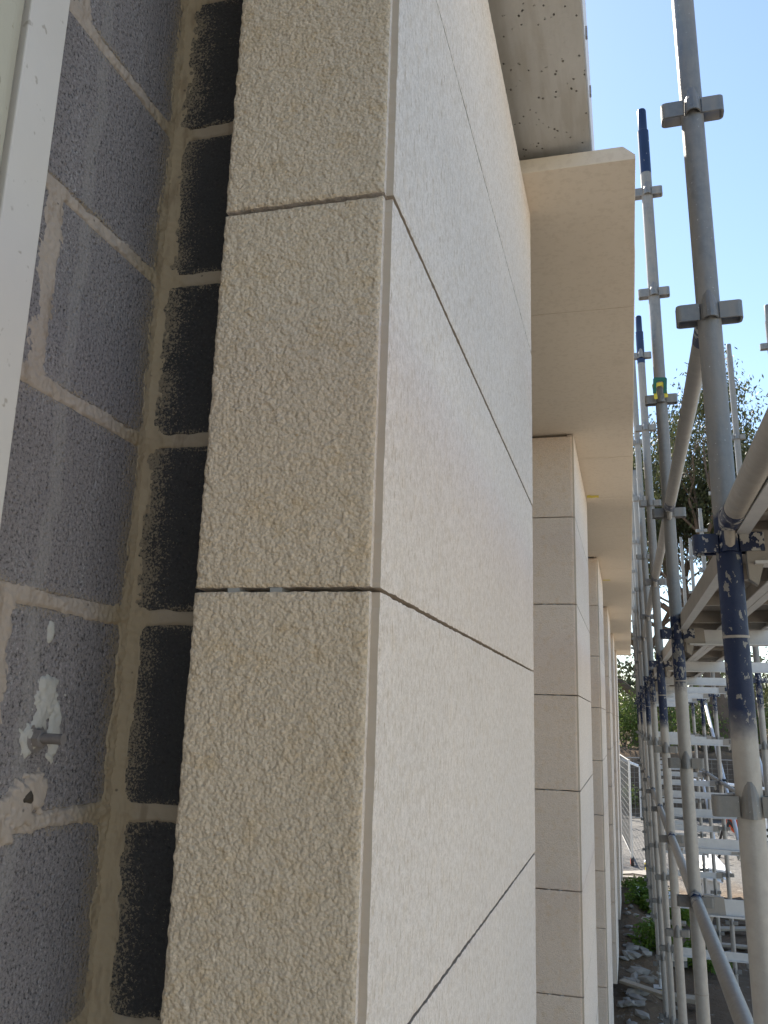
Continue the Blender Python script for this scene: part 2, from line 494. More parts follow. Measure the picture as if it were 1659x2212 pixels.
def m_ground():
    t = NT('site_ground')
    x, y, z = t.sep(t.P())
    dirt = t.mix(t.noise(1.3, 5, 0.65), (0.10, 0.068, 0.043), (0.21, 0.155, 0.105))
    gravel = t.mix(t.noise(26, 4, 0.7), (0.10, 0.097, 0.092), (0.24, 0.23, 0.215))
    k = t.ramp(t.math('ADD', t.math('MULTIPLY', y, 0.02), t.math('MULTIPLY', t.noise(0.6, 4), 0.12)), [(0.40, 0.0), (0.46, 1.0)])
    litter = t.ramp(t.math('MULTIPLY', y, 0.01), [(0.305, 1.0), (0.315, 0.0)])
    c = t.mix(t.math('MULTIPLY', k, litter), dirt, gravel)
    yard = t.ramp(t.math('ADD', t.math('MULTIPLY', x, 0.1), t.math('MULTIPLY', t.noise(0.5, 4), 0.12)), [(0.34, 0.0), (0.44, 1.0)])
    c = t.mix(t.math('MULTIPLY', yard, litter), c, t.mix(t.noise(3, 5, 0.7), (0.36, 0.33, 0.28), (0.52, 0.485, 0.42)))
    pale = t.ramp(t.noise(5, 5, 0.7), [(0.60, 0.0), (0.68, 0.7)])
    c = t.mix(pale, c, (0.36, 0.33, 0.28))
    up = t.ramp(t.math('ADD', z, t.math('MULTIPLY', t.noise(2, 3), 0.3)), [(0.0, 0.0), (1.0, 1.0)])
    sl = t.sep(t.n('ShaderNodeNewGeometry').outputs['Normal'])[2]
    steep = t.ramp(sl, [(0.45, 1.0), (0.75, 0.0)])
    c = t.mix(steep, c, t.mix(t.noise(3, 4), (0.065, 0.05, 0.038), (0.16, 0.125, 0.095)))
    h = t.math('ADD', t.noise(9, 5, 0.7), t.math('MULTIPLY', t.noise(45, 3), 0.3))
    return t.fin(c, 0.95, t.bump(h, 0.08, 0.8), spec=0.1)


M_GROUND = m_ground()
M_WALLFAR = m_simple('render_backing', (0.30, 0.28, 0.255), (0.38, 0.36, 0.33), 6, 0.9, 0.002, 90)

# ------------------------------------------------------------------ ground
GZ = -2.95


def ground_h(X, Y):
    h = GZ + 0.035 * vnoise(X, Y, 0.5, 1) + 0.05 * vnoise(X, Y, 1.7, 2) + 0.018 * vnoise(X, Y, 0.17, 3)
    near_wall = 1 - smoothstep(-0.1, 0.45 + 0.15 * vnoise(X * 0, Y, 0.6, 5), X)
    h = h + near_wall * (0.16 + 0.08 * vnoise(X, Y, 0.4, 4)) * (Y > 3) * (Y < 17)
    h = h + 0.010 * np.maximum(0, 9 - Y)
    bank = smoothstep(31.6, 32.7, Y + 0.5 * vnoise(X, Y, 1.2, 6) + 0.04 * X)
    h = h + bank * (2.05 + 0.12 * vnoise(X, Y, 0.8, 8))
    h = h + np.maximum(0, Y - 34) * 0.01 + 0.3 * vnoise(X, Y, 9, 9) * smoothstep(36, 60, Y)
    h = h + smoothstep(120, 500, np.abs(Y) + np.abs(X)) * 6
    return h


gx = np.unique(np.concatenate([np.linspace(-400, -12, 14), np.linspace(-12, -1, 24), np.arange(-1, 3.2, 0.07), np.linspace(3.2, 12, 50), np.linspace(12, 400, 22)]))
gy = np.unique(np.concatenate([np.linspace(-300, 6, 24), np.arange(6, 22, 0.09), np.arange(22, 35, 0.13), np.linspace(35, 70, 50), np.linspace(70, 700, 22)]))
GXX, GYY = np.meshgrid(gx, gy, indexing='ij')
GP = np.stack([GXX, GYY, ground_h(GXX, GYY)], -1)
tag(link('ground', grid_mesh('ground', GP, M_GROUND)), kind='structure')


def gh(x, y):
    return float(ground_h(np.array([x], float), np.array([y], float))[0])


# ------------------------------------------------------------------ building behind the cladding
WX = -0.527          # face of the recessed block wall
PX = -0.2135         # outer face of the stone piers
PITCH, PLEN, P0 = 3.23, 1.355, 0.75
NPIER = 6
CZ = 0.096           # a bed joint
bld = thing('block_building', 'grey concrete block building behind the stone piers', 'building', (-4.2, 8, GZ))


def bpart(name, me, mat=None):
    o = link(name, me, mat, bld)
    o.matrix_parent_inverse = Matrix.Translation((4.2, -8, -GZ))
    return o


mb = MB()
mb.box(-9, WX - 0.16, -6, 18.3, GZ - 0.3, 1.34)
bpart('wall', mb.mesh('wall', M_WALLFAR))
# bays between the piers: plain lining, away from the view
mb = MB()
mb.box(WX - 0.16, WX - 0.012, -6, 0.25, GZ - 0.3, 1.34)
mb.box(WX - 0.16, WX - 0.012, 0.25, 0.87, GZ - 0.3, -0.52)
for k in range(NPIER - 1):
    mb.box(WX - 0.16, WX, P0 + k * PITCH + PLEN - 0.1, P0 + (k + 1) * PITCH + 0.1, GZ - 0.3, 1.34)
bpart('wall_lining', mb.mesh('lining', M_WALLFAR))
for k in range(NPIER):
    y0 = P0 + k * PITCH
    mb = MB(); mb.box(WX - 0.16, -0.285, y0 + 0.112, y0 + PLEN - 0.1, GZ - 0.3, 1.34)
    bpart('pier_core', mb.mesh('core', M_WALLFAR))


def block_mesh(lx, ly, lz, mat=None):
    mb = MB(); mb.box(-lx / 2, lx / 2, -ly / 2, ly / 2, -lz / 2, lz / 2)
    return bevel_mesh(mb.mesh('block', mat or M_BLOCK), 0.003, 1)


BL_FULL = block_mesh(0.14, 0.388, 0.188)
BL_HALF = block_mesh(0.14, 0.188, 0.188)
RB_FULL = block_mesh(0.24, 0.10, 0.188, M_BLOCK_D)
for c in range(-3, 7):
    zc = CZ + 0.2 * c + 0.1
    half = (c % 2 == 1)            # courses that start with a half block at the corner
    y = 0.85
    first = True
    while y > 0.3:
        if half and first:
            me, L = BL_HALF, 0.195
        else:
            me, L = BL_FULL, 0.395
        o = bpart('block', me)
        o.location = (WX - 0.07 + random.uniform(-0.001, 0.001), y - L / 2 + 0.0, zc)
        o.rotation_euler = (random.uniform(-.003, .003), random.uniform(-.003, .003), random.uniform(-.003, .003))
        y -= L; first = False
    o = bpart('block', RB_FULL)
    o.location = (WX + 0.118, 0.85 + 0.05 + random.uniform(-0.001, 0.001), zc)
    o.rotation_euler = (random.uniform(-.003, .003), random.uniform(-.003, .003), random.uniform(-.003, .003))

# mortar: a skin that swells over the joints and dives behind the block faces elsewhere
BEDS = np.array([CZ + 0.2 * c for c in range(-3, 8)])


def bed_dist(Z): return np.min(np.abs(Z[..., None] - BEDS), -1)


res = 0.0017
ya = np.arange(0.42, 0.8525, res); za = np.arange(-0.36, 0.96, res)
Yg, Zg = np.meshgrid(ya, za, indexing='ij')
fine = 0.0013 * vnoise(Yg, Zg, 0.0026, 11) + 0.0005 * vnoise(Yg, Zg, 0.009, 12)
wob = 0.0022 * vnoise(Yg, Zg, 0.03, 13) + 0.0018 * vnoise(Yg, Zg, 0.012, 14)
d = bed_dist(Zg + 0.0015 * vnoise(Yg, Zg, 0.05, 15))
near_c = smoothstep(0.80, 0.85, Yg)
h = np.minimum(0.0009, 0.0030 * (1 - (d / (0.0072 + wob + 0.004 * near_c)) ** 2))
course = np.floor((Zg - CZ) / 0.2).astype(int)
dp = np.abs(Yg - 0.652 + 0.002 * vnoise(Yg, Zg, 0.04, 16))
hp = np.minimum(0.0009, 0.0030 * (1 - (dp / (0.0125 + 1.8 * wob)) ** 2))
h = np.where(course % 2 == 1, np.maximum(h, hp), h)
dp2 = np.abs(Yg - 0.455)
h = np.where(course % 2 == 0, np.maximum(h, 0.002 * (1 - (dp2 / (0.008 + wob)) ** 2)), h)
wc = 0.0130 + 1.5 * wob + 0.006 * vnoise(Yg * 0, Zg, 0.11, 17) + 0.010 * np.exp(-(d / 0.012) ** 2) + 0.002
dc = 0.85 - Yg
hc = np.where(dc < wc, 0.0007 + 0.30 * np.maximum(wc * 0.7 - dc, 0), -0.005)
h = np.maximum(h, hc)
# where the slurry band crosses, the bed mortar is washed out
wash = np.exp(-((Yg - 0.696 + 0.004 * vnoise(Yg, Zg, .05, 13)) / 0.008) ** 2)
h = h - 0.0016 * wash
h = np.maximum(h + fine, -0.007)
MP = np.stack([WX + h, Yg, Zg], -1)
bpart('mortar', grid_mesh('mortar', MP[:, ::-1], M_MORTAR))
xa = np.arange(WX - 0.0035, -0.385, res)
Xg, Zg = np.meshgrid(xa, za, indexing='ij')
fine = 0.0008 * vnoise(Xg, Zg, 0.004, 21) + 0.0005 * vnoise(Xg, Zg, 0.009, 22)
wob = 0.0022 * vnoise(Xg, Zg, 0.03, 23) + 0.0018 * vnoise(Xg, Zg, 0.012, 24)
d = bed_dist(Zg)
h = np.minimum(0.0009, 0.0030 * (1 - (d / (0.0070 + wob)) ** 2))
dc = Xg - WX
wc = 0.0150 + 1.4 * wob + 0.007 * vnoise(Xg * 0, Zg, 0.13, 27) + 0.010 * np.exp(-(d / 0.012) ** 2) + 0.002
hc = np.where(dc < wc, 0.0007 + 0.30 * np.maximum(wc * 0.7 - dc, 0), -0.005)
h = np.maximum(np.maximum(h, hc) + fine, -0.007)
MP = np.stack([Xg, 0.85 - h, Zg], -1)
bpart('mortar', grid_mesh('mortar_return', MP, M_MORTAR))

# roof slab
mb = MB(); mb.box(-9.2, -0.050, -6, 18.35, 1.372, 1.585)
slab_me = mb.mesh('slab', M_CONC)
slab = tag(link('concrete_slab', slab_me), 'pitted raw concrete slab edge above the near stone pier', 'slab')
mb = MB(); mb.box(-0.0495, -0.0465, -6, 18.36, 1.38, 1.58)
link('edge_strip', mb.mesh('edge', M_FASCIA), None, slab)
for i in range(3):
    mb = MB(); mb.box(-0.047, -0.042, -0.006, 0.006, -0.012, 0.012)
    link('fixing_tab', mb.mesh('tab', M_STUD), None, slab, (0, 1.42 + 0.21 * i, 1.41 + 0.02 * (i % 3)))

# ------------------------------------------------------------------ stone piers
PH = 0.40
J0 = 0.111           # a joint height
GAP = 0.0045
COURSES = list(range(-7, 3))


def end_panel(res, seed, amp, w=0.1735, hgt=PH - GAP):
    nu = max(6, int(w / res)); nv = max(8, int(hgt / res))
    U, V = np.meshgrid(np.linspace(0, w, nu), np.linspace(0, hgt, nv), indexing='ij')
    g1 = np.maximum(vnoise(U + 0.4 * V, V, 0.0050, seed + 1, 0.0055), -0.3); g2 = np.maximum(vnoise(U - 0.3 * V, V, 0.0029, seed + 2, 0.0032), -0.4)
    h = amp * (0.30 * vnoise(U, V, 0.013, seed, 0.014) + 0.95 * g1 + 0.95 * g2)
    h = h + amp * 0.3 * vnoise(U, V, 0.05, seed + 3)
    e = np.minimum(np.minimum(U, w - U), np.minimum(V, hgt - V))
    h = h - 0.0022 * np.exp(-e / 0.0018)
    ju = 0.0010 * vnoise(V, U * 0, 0.007, seed + 4); jv = 0.0007 * vnoise(U, V * 0, 0.006, seed + 5)
    U2 = U + np.where(U < 0.004, ju, 0); V2 = V + np.where((V < 0.003) | (V > hgt - 0.003), jv, 0)
    return np.stack([U2, -h, V2], -1)


def side_panel(res, seed, amp, L, hgt=PH - GAP):
    nu = max(6, int(L / res)); nv = max(6, int(hgt / res))
    U, V = np.meshgrid(np.linspace(0, L, nu), np.linspace(0, hgt, nv), indexing='ij')
    h = amp * (vnoise(U, V, 0.010, seed, 0.018) + 0.5 * vnoise(U, V, 0.3, seed + 1))
    e = np.minimum(np.minimum(U, L - U), np.minimum(V, hgt - V))
    h = h - 0.0010 * np.exp(-e / 0.0015)
    jv = 0.0009 * vnoise(U, V * 0, 0.008, seed + 5) + 0.0004 * vnoise(U, V * 0, 0.003, seed + 6)
    V2 = V + np.where((V < 0.004) | (V > hgt - 0.004), jv, 0)
    ju = 0.0008 * vnoise(V, U * 0, 0.006, seed + 7)
    U2 = U + np.where(U < 0.004, ju, 0)
    return np.stack([h, U2, V2], -1)


TH = 0.03
M_EDGE = m_simple('dusty_sawn_edge', (0.47, 0.385, 0.30), (0.57, 0.475, 0.375), 30, 0.85, 0.0004)
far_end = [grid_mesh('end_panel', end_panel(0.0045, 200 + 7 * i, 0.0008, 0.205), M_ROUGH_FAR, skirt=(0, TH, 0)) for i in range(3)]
far_side = [grid_mesh('side_panel', side_panel(0.02, 300 + 9 * i, 0.0003, PLEN - 0.012), M_SMOOTH, skirt=(-TH, 0, 0), edge_mat=M_EDGE) for i in range(3)]
back_end = far_end[0]
piers = []
for k in range(NPIER):
    y0 = P0 + k * PITCH
    lab = ['large pale stone-clad pier in the foreground, rough end face towards the viewer',
           'second stone-clad pier along the facade, directly beyond the foreground pier',
           'third stone-clad pier along the facade, seen between the second pier and narrower ones',
           'fourth stone-clad pier along the facade, a narrow strip under the soffit',
           'fifth stone-clad pier along the facade, a thin strip near its far end',
           'farthest stone-clad pier, last and thinnest strip of the facade'][k]
    p = thing('stone_pier', lab, 'pier', (PX, y0, GZ + 0.2), group='stone-clad piers along the facade')
    piers.append(p)
    inv = Matrix.Translation((-PX, -y0, -(GZ + 0.2)))
    for c in COURSES:
        z = J0 + PH * c + GAP / 2
        dx, dy = random.uniform(-.0007, .0007), random.uniform(-.0008, .0008)
        near = (k == 0 and c in (-2, -1, 0, 1, 2))
        if near:
            me = grid_mesh('end_panel', end_panel(0.00125 if c in (-1, 0, 1) else 0.003, 400 + 11 * c, 0.00080), M_ROUGH, skirt=(0, TH, 0), edge_mat=M_SMOOTH)
        else:
            me = far_end[(c + k) % 3]
        o = link('end_panel', me, None, p, (PX - 0.0085 - (0.1735 if near else 0.205) + dx, y0 + dy, z)); o.matrix_parent_inverse = inv
        if c == COURSES[-1] and k: o.scale = (1, 1, 0.972)
        if near:
            me = grid_mesh('side_panel', side_panel(0.0045, 500 + 13 * c, 0.00035, PLEN - 0.012), M_SMOOTH, skirt=(-TH, 0, 0), edge_mat=M_EDGE)
        else:
            me = far_side[(c + k) % 3]
        o = link('side_panel', me, None, p, (PX + dx, y0 + 0.0095 + dy, z)); o.matrix_parent_inverse = inv
        o = link('end_panel', back_end, None, p, (PX - 0.0085, y0 + PLEN, z), (0, 0, math.pi)); o.matrix_parent_inverse = inv

# plastic shims in the joints of the near piers
shim_me = None
mb = MB(); mb.box(-0.006, 0.006, 0, 0.02, -0.0021, 0.0021)
shim_me = mb.mesh('shim', M_SHIM)
for i, (x, y, z, w) in enumerate([(-0.357, P0 + 0.003, J0, 'left of the two pale shims in the dark joint of the near pier'),
                                  (-0.314, P0 + 0.003, J0, 'right of the two pale shims in the dark joint of the near pier')]):
    tag(link('packing_shim', shim_me, None, None, (x, y, z)), w, 'shim', 'pale packing shims in the stone joints')
n = 0
for c in (2, 1, 0, -1, -2, -3, -4):
    for x in (-0.352, -0.31):
        if c >= 2: continue
        o = link('packing_shim', shim_me, None, None, (x + random.uniform(-.01, .01), P0 + PITCH + 0.002, J0 + PH * c))
        tag(o, 'tiny pale shim in a dark joint of the second stone pier', 'shim', 'pale packing shims in the joints of the second pier')

# ------------------------------------------------------------------ soffit and fascia of stone
SZ, SX1 = 1.311, 0.054
sof = thing('stone_soffit', 'long tan stone soffit over the piers, running to the far end', 'soffit', (-0.2, 1.92, SZ))
inv = Matrix.Translation((0.2, -1.92, -SZ))
y = 1.92
i = 0
prof = [(-0.520, SZ), (SX1, SZ), (SX1, SZ + 0.012), (SX1 - 0.028, SZ + 0.038), (-0.520, SZ + 0.038)]
while y < 18.2:
    L = 0.845 if i else 0.79
    y1 = min(y + L, 18.25)
    mb = MB(); mb.prism(prof, 0.0017, y1 - y - 0.0017)
    o = link('soffit_panel', bevel_mesh(mb.mesh('soffit_panel', M_SOFFIT), 0.0008), None, sof, (random.uniform(-.0006, .0006), y, random.uniform(-.0006, .0006)))
    o.matrix_parent_inverse = inv
    y = y1; i += 1
y = 2.43
while y < 18.2:
    y1 = min(y + 0.845, 18.25)
    mb = MB(); mb.box(SX1 - 0.026, SX1 + 0.003, 0.0015, y1 - y - 0.0015, SZ + 0.041, SZ + 0.33)
    o = link('fascia_panel', mb.mesh('fascia_panel', M_SOFFIT), None, sof, (0, y, 0)); o.matrix_parent_inverse = inv
    y = y1
# yellow crayon marks left where the pier tops meet the soffit
for k, (yy, w) in enumerate([(5.20, 'yellow mark on the soffit beside the top of the second pier'), (8.45, 'yellow mark on the soffit beside the top of the third pier')]):
    P_ = np.stack(np.meshgrid(np.linspace(PX + 0.006, PX + 0.075, 12), np.linspace(yy - 0.03, yy + 0.03, 6), indexing='ij'), -1)
    rr = np.random.default_rng(k)
    Z_ = np.full(P_.shape[:2] + (1,), SZ - 0.0012)
    P_[:, 0, 1] += rr.uniform(-.008, .008, 12); P_[:, -1, 1] += rr.uniform(-.008, .008, 12)
    tag(link('crayon_mark', grid_mesh('mark', np.concatenate([P_, Z_], -1), M_YELLOW)), w, 'mark')

# ------------------------------------------------------------------ white frame at the left, stud, filler
fr = thing('window_frame', 'white painted window frame post at the left edge against block wall', 'frame', (-0.5, 0.54, -0.9))
inv = Matrix.Translation((0.5, -0.54, 0.9))
mb = MB(); mb.box(-0.526, -0.470, 0.5185, 0.5655, -0.9, 1.36)
o = link('casing', bevel_mesh(mb.mesh('casing', M_FRAME), 0.0015, 2), None, fr); o.matrix_parent_inverse = inv
mb = MB(); mb.prism([(-0.526, 0.40), (-0.474, 0.40), (-0.462, 0.415), (-0.459, 0.47), (-0.4625, 0.497), (-0.469, 0.510), (-0.480, 0.5168), (-0.526, 0.5168)], -0.9, 1.36, 'z')
o = link('jamb', bevel_mesh(mb.mesh('jamb', M_CREAM), 0.004, 2), None, fr); o.matrix_parent_inverse = inv


def patch(name, cy, cz, blobs, seed, mat, label, cat, hmax=0.0018, ext=0.05):
    Y_, Z_ = np.meshgrid(np.arange(cy - ext, cy + ext, 0.0016), np.arange(cz - ext, cz + ext, 0.0016), indexing='ij')
    f = np.full(Y_.shape, -1.0)
    for (by, bz, ry, rz) in blobs:
        q = 1 - ((Y_ - cy - by) / ry) ** 2 - ((Z_ - cz - bz) / rz) ** 2
        f = np.maximum(f, q)
    f = f + 0.75 * vnoise(Y_, Z_, 0.007, seed) + 0.45 * vnoise(Y_, Z_, 0.003, seed + 1)
    hh = np.clip(f, -1, 0.55) * hmax / 0.55
    hh = np.where(hh > 0, hh + 0.0007 * vnoise(Y_, Z_, 0.005, seed + 2), hh * 2)
    P_ = np.stack([WX + 0.0004 + np.maximum(hh, -0.005), Y_, Z_], -1)
    return tag(link(name, grid_mesh(name, P_[:, ::-1], mat)), label, cat)


st = thing('threaded_stud', 'short threaded steel stud sticking out of the grey block wall', 'stud', (WX, 0.714, -0.030))
mb = MB()
pts = []; rad = []
for i in range(26):
    pts.append((0.002 + i * 0.00115, 0, 0)); rad.append(0.0049 if i % 2 else 0.0042)
mb.tube(pts, rad, 14)
link('rod', mb.mesh('rod', M_STUD), None, st)
mb = MB(); mb.tube([(0.001, 0, 0), (0.009, 0, 0)], 0.0085, 6, smooth=False)
link('nut', mb.mesh('nut', M_STUD), None, st)
mb = MB(); mb.tube([(-0.002, 0, 0), (0.0022, 0, 0)], 0.013, 18)
link('washer', mb.mesh('washer', M_STUD), None, st)
patch('filler_patch', 0.722, -0.012, [(0.004, 0.018, 0.017, 0.020), (-0.014, -0.018, 0.013, 0.015), (0.019, -0.010, 0.008, 0.028), (-0.002, -0.002, 0.010, 0.012)], 31, M_PUTTY, 'ragged pale filler patch around the threaded stud', 'patch')
patch('filler_patch', 0.720, 0.068, [(0.0, 0.0, 0.004, 0.010)], 34, M_PUTTY, 'small pale filler dab above the stud on the block', 'patch', 0.0012, 0.02)
patch('mortar_patch', 0.705, -0.088, [(0.0, 0.0, 0.026, 0.022), (-0.02, -0.012, 0.02, 0.02), (0.02, 0.01, 0.012, 0.016)], 37, M_MORTAR, 'broken mortar patch around an old fixing hole', 'patch', 0.0045, 0.06)
M_HOLE = m_simple('grimy_hole', (0.03, 0.024, 0.018), (0.10, 0.08, 0.06), 200, 0.9, 0.001)
mb = MB(); mb.tube([(0, 0.001, 0.004), (0.0050, 0.0, 0.0)], [0.0085, 0.0052], 7, smooth=False)
tag(link('fixing_hole', mb.mesh('hole', M_HOLE), None, None, (WX, 0.709, -0.086)), 'dark plugged fixing hole in the broken mortar patch', 'hole')

# ------------------------------------------------------------------ scaffold
BAY, S0 = 1.867, 1.82
NB = 9
LEAN = -0.0222
TR = 0.02415
LEV = [0.352 + 0.495 * i for i in range(-6, 5)]


def xin(y): return 0.206 - 0.0035 * (y - S0)
def xout(y): return 0.985 - 0.0015 * (y - S0)


def strap_loop(sx):
    """flat steel strap bent to a rounded U, standing off the tube in +-x"""
    mb = MB()
    wy, ex = 0.019, 0.066
    path = [(0.020, -wy)] + [(ex - 0.010 + 0.010 * math.sin(a), -wy + 0.010 - 0.010 * math.cos(a)) for a in np.linspace(0, math.pi / 2, 5)] \
        + [(ex - 0.010 + 0.010 * math.cos(a), wy - 0.010 + 0.010 * math.sin(a)) for a in np.linspace(0, math.pi / 2, 5)] + [(0.020, wy)]
    t = 0.0045
    n = len(path)
    inner = []
    for i, p in enumerate(path):
        a = path[max(i - 1, 0)]; b = path[min(i + 1, n - 1)]
        dx, dy = b[0] - a[0], b[1] - a[1]; l = math.hypot(dx, dy)
        inner.append((p[0] - dy / l * t, p[1] + dx / l * t))
    v = []; f = []
    for i in range(n):
        taper = 0.0
        for (q, z) in ((path[i], -0.0185), (path[i], 0.0185), (inner[i], 0.0185), (inner[i], -0.0185)):
            v.append((q[0] * sx, q[1], z))
    for i in range(n - 1):
        for k in range(4):
            f.append((i * 4 + k, i * 4 + (k + 1) % 4, i * 4 + 4 + (k + 1) % 4, i * 4 + 4 + k))
    mb.add(v, f)
    return mb


def hood(sy):
    """half-round hood pressing on the y side: narrow at the top, gaping below"""
    mb = MB()
    rows = [(0.045, 0.010, 0.0245), (0.030, 0.014, 0.030), (0.012, 0.0175, 0.036), (-0.012, 0.0185, 0.040), (-0.020, 0.0185, 0.0405)]
    seg = 8
    v = []; f = []
    for th in (0.0, 0.0035):
        for (z, w, out) in rows:
            for k in range(seg + 1):
                a = math.pi * k / seg
                v.append(((w - th) * math.cos(a), sy * (0.012 + (out - 0.012 - th) * math.sin(a)), z))
    R = len(rows); C = seg + 1
    for s in range(2):
        o = s * R * C
        for i in range(R - 1):
            for k in range(seg):
                f.append((o + i * C + k, o + i * C + k + 1, o + (i + 1) * C + k + 1, o + (i + 1) * C + k))
    b = (R - 1) * C
    for k in range(seg):
        f.append((b + k, b + k + 1, R * C + b + k + 1, R * C + b + k))
    mb.add(v, f, True)
    return mb


def press_mesh(mat):
    mb = MB()
    for q in (strap_loop(1), strap_loop(-1), hood(-1), hood(1)):
        mb.add(q.v, q.f)
    me = mb.mesh('v_pressing', mat)
    return me


PR_GALV, PR_BLUE = press_mesh(M_GALV), press_mesh(M_BLUE_WORN)


def tube_mesh(name, z0, z1, r, mat, seg=24, rows=None):
    mb = MB()
    mb.tube([(0, 0, z0), (0, 0, z1)], r, seg)
    return mb.mesh(name, mat)


def ring_tube(name, z0, z1, r, mat, jag0=0.0, jag1=0.0, seed=0):
    """thin paint sleeve whose ends wander"""
    rr = random.Random(seed); seg = 32
    mb = MB(); v = []; f = []
    off0 = [rr.uniform(-1, 1) * jag0 for _ in range(seg)]; off1 = [rr.uniform(-1, 1) * jag1 for _ in range(seg)]
    for j, (z, of) in enumerate(((z0, off0), (z1, off1))):
        for k in range(seg):
            a = 2 * math.pi * k / seg
            v.append((r * math.cos(a), r * math.sin(a), z + of[k]))
    for k in range(seg):
        f.append((k, (k + 1) % seg, seg + (k + 1) % seg, seg + k))
    mb.add(v, f, True)
    return mb.mesh(name, mat)


STD_TUBE = {}
#SL_MID = ring_tube('paint_band', -0.02, 0.405, TR + 0.0006, M_BLUE, 0.006, 0.004, 3)
#SL_MID2 = ring_tube('paint_band', 0.14, 0.42, TR + 0.0006, M_BLUE_WORN, 0.006, 0.006, 5)
SL_TOP = ring_tube('paint_band', 0.0, 0.22, TR + 0.0006, M_BLUE, 0.0, 0.0, 4)
mb = MB(); mb.tube([(0, 0, 0), (0, 0, 0.004), (0, 0, 0.105), (0, 0, 0.112)], [0.0195, 0.0200, 0.0200, 0.0175], 20)
SPIG = mb.mesh('spigot', M_BLUE)
SPIG_G = mb.mesh('spigot', M_GALV)
mb = MB(); mb.tube([(0, 0, -0.0025), (0, 0, 0.0025)], TR + 0.0010, 24)
COLLAR = mb.mesh('joint_ring', M_GALVD)
mb = MB(); mb.box(-0.075, 0.075, -0.075, 0.075, -0.006, 0.0); mb.tube([(0, 0, 0), (0, 0, 0.16)], 0.018, 14); mb.tube([(0, 0, 0.13), (0, 0, 0.15)], 0.035, 10)
BASE_ME = mb.mesh('base_jack', M_ZINC)


def standard(row, i):
    y = S0 + BAY * i
    x = xin(y) if row == 'inner' else xout(y)
    if row == 'inner':
        top = [3.2, 2.65, 2.50, 3.10, 2.50, 3.0, 2.5, 2.5, 2.6][i]
        lab = ['big grey scaffold standard nearest the viewer with a chipped blue band', 'second inner scaffold standard, blue spigot at its top, green packers hung on it'][i] if i < 2 else \
            f'{ORD[i]} scaffold standard from the viewer in the row beside the piers'
        grp = 'inner scaffold standards beside the piers'
    else:
        top = [2.5, 2.5, 2.5, 3.05, 2.5, 2.5, 2.5, 2.9, 2.4][i]
        lab = f'{ORD[i]} scaffold standard from the viewer in the outer row' if i else 'nearest scaffold standard of the outer row'
        grp = 'outer scaffold standards'
    g = gh(x, y)
    t = thing('scaffold_standard', lab, 'scaffold pole', (x - LEAN * 0 , y, 0), (0, LEAN, 0), grp)
    bot = g + 0.10
    link('tube', tube_mesh('tube', bot, top, TR, M_STD_A if i % 2 == 0 else M_STD_B), None, t)
    link('base_jack', BASE_ME, None, t, (0, 0, g + 0.012))
    bl = row == 'inner' and i in (1, 2)
    if bl: link('paint_band', SL_TOP, None, t, (0, 0, top - 0.221))
    link('spigot', SPIG if bl else SPIG_G, None, t, (0, 0, top))
    link('joint_ring', COLLAR, None, t, (0, 0, 0.168))
    if i > 0: link('joint_ring', COLLAR, None, t, (0, 0, -0.9 - 0.05 * (i % 3)))
    for z in LEV:
        if bot + 0.1 < z < top - 0.05:
            o = link('v_pressing', PR_BLUE if abs(z - 0.352) < 0.01 else PR_GALV, None, t, (0, 0, z))
            if abs(z - 0.352) < 0.01: o['label'] = 'chipped blue painted pressing'
    return t


for i in range(NB): standard('inner', i)
for i in range(1, NB): standard('outer', i)


def at(row, i, z):
    y = S0 + BAY * i
    x = (xin(y) if row == 'inner' else xout(y)) + math.sin(LEAN) * z
    return Vector((x, y, z))


# ledgers: tubes along y, hooked to the pressings
def ledger_meshes(L):
    e = 0.052
    mb = MB(); mb.tube([(0, e + 0.02, 0), (0, L - e - 0.02, 0)], 0.0212, 20)
    tube = mb.mesh('tube', M_GALVD)
    mb = MB()
    mb.tube([(0, e + 0.012, 0), (0, e + 0.11, 0)], 0.0219, 20)
    sl = mb.mesh('paint_band', M_BLUE_WORN)
    mb = MB(); mb.tube([(0, L - e - 0.11, 0), (0, L - e - 0.012, 0)], 0.0219, 20)
    sl2 = mb.mesh('paint_band', M_BLUE_WORN)
    out = []
    for s, y0 in ((1, 0.0), (-1, L)):
        mb = MB()
        # hook: a cheek that drops into the pressing, and the captive wedge
        ya_, yb_ = sorted((y0 + s * 0.026, y0 + s * 0.075))
        mb.box(-0.019, 0.019, ya_, yb_, -0.016, 0.028)
        out.append(bevel_mesh(mb.mesh('hook', M_BLUE_WORN), 0.011, 3))
        mb = MB()
        mb.tube([(0, y0 + s * 0.045, -0.010), (0, y0 + s * 0.044, -0.028), (0, y0 + s * 0.043, -0.044), (0, y0 + s * 0.043, -0.049)], [0.0105, 0.0105, 0.0085, 0.003], 10)
        out.append(mb.mesh('wedge', M_GALVD))
    return tube, sl, sl2, *out


LED = ledger_meshes(BAY)


def ledger(row, i, z, lab, grp):
    a = at(row, i, z); b = at(row, i + 1, z)
    d = b - a
    rz = math.atan2(-d.x, d.y)
    t = thing('scaffold_ledger', lab, 'scaffold tube', a, (0, 0, rz), grp)
    for me, n in zip(LED, ('tube', 'paint_band', 'paint_band', 'hook', 'wedge', 'hook', 'wedge')):
        link(n, me, None, t)
    return t


def bayname(i): return {-1: 'from the nearest standard back past the viewer'}.get(i, f'in the {["nearest", "second", "third", "fourth", "fifth", "sixth", "seventh", "eighth"][max(i, 0)]} bay of the scaffold')


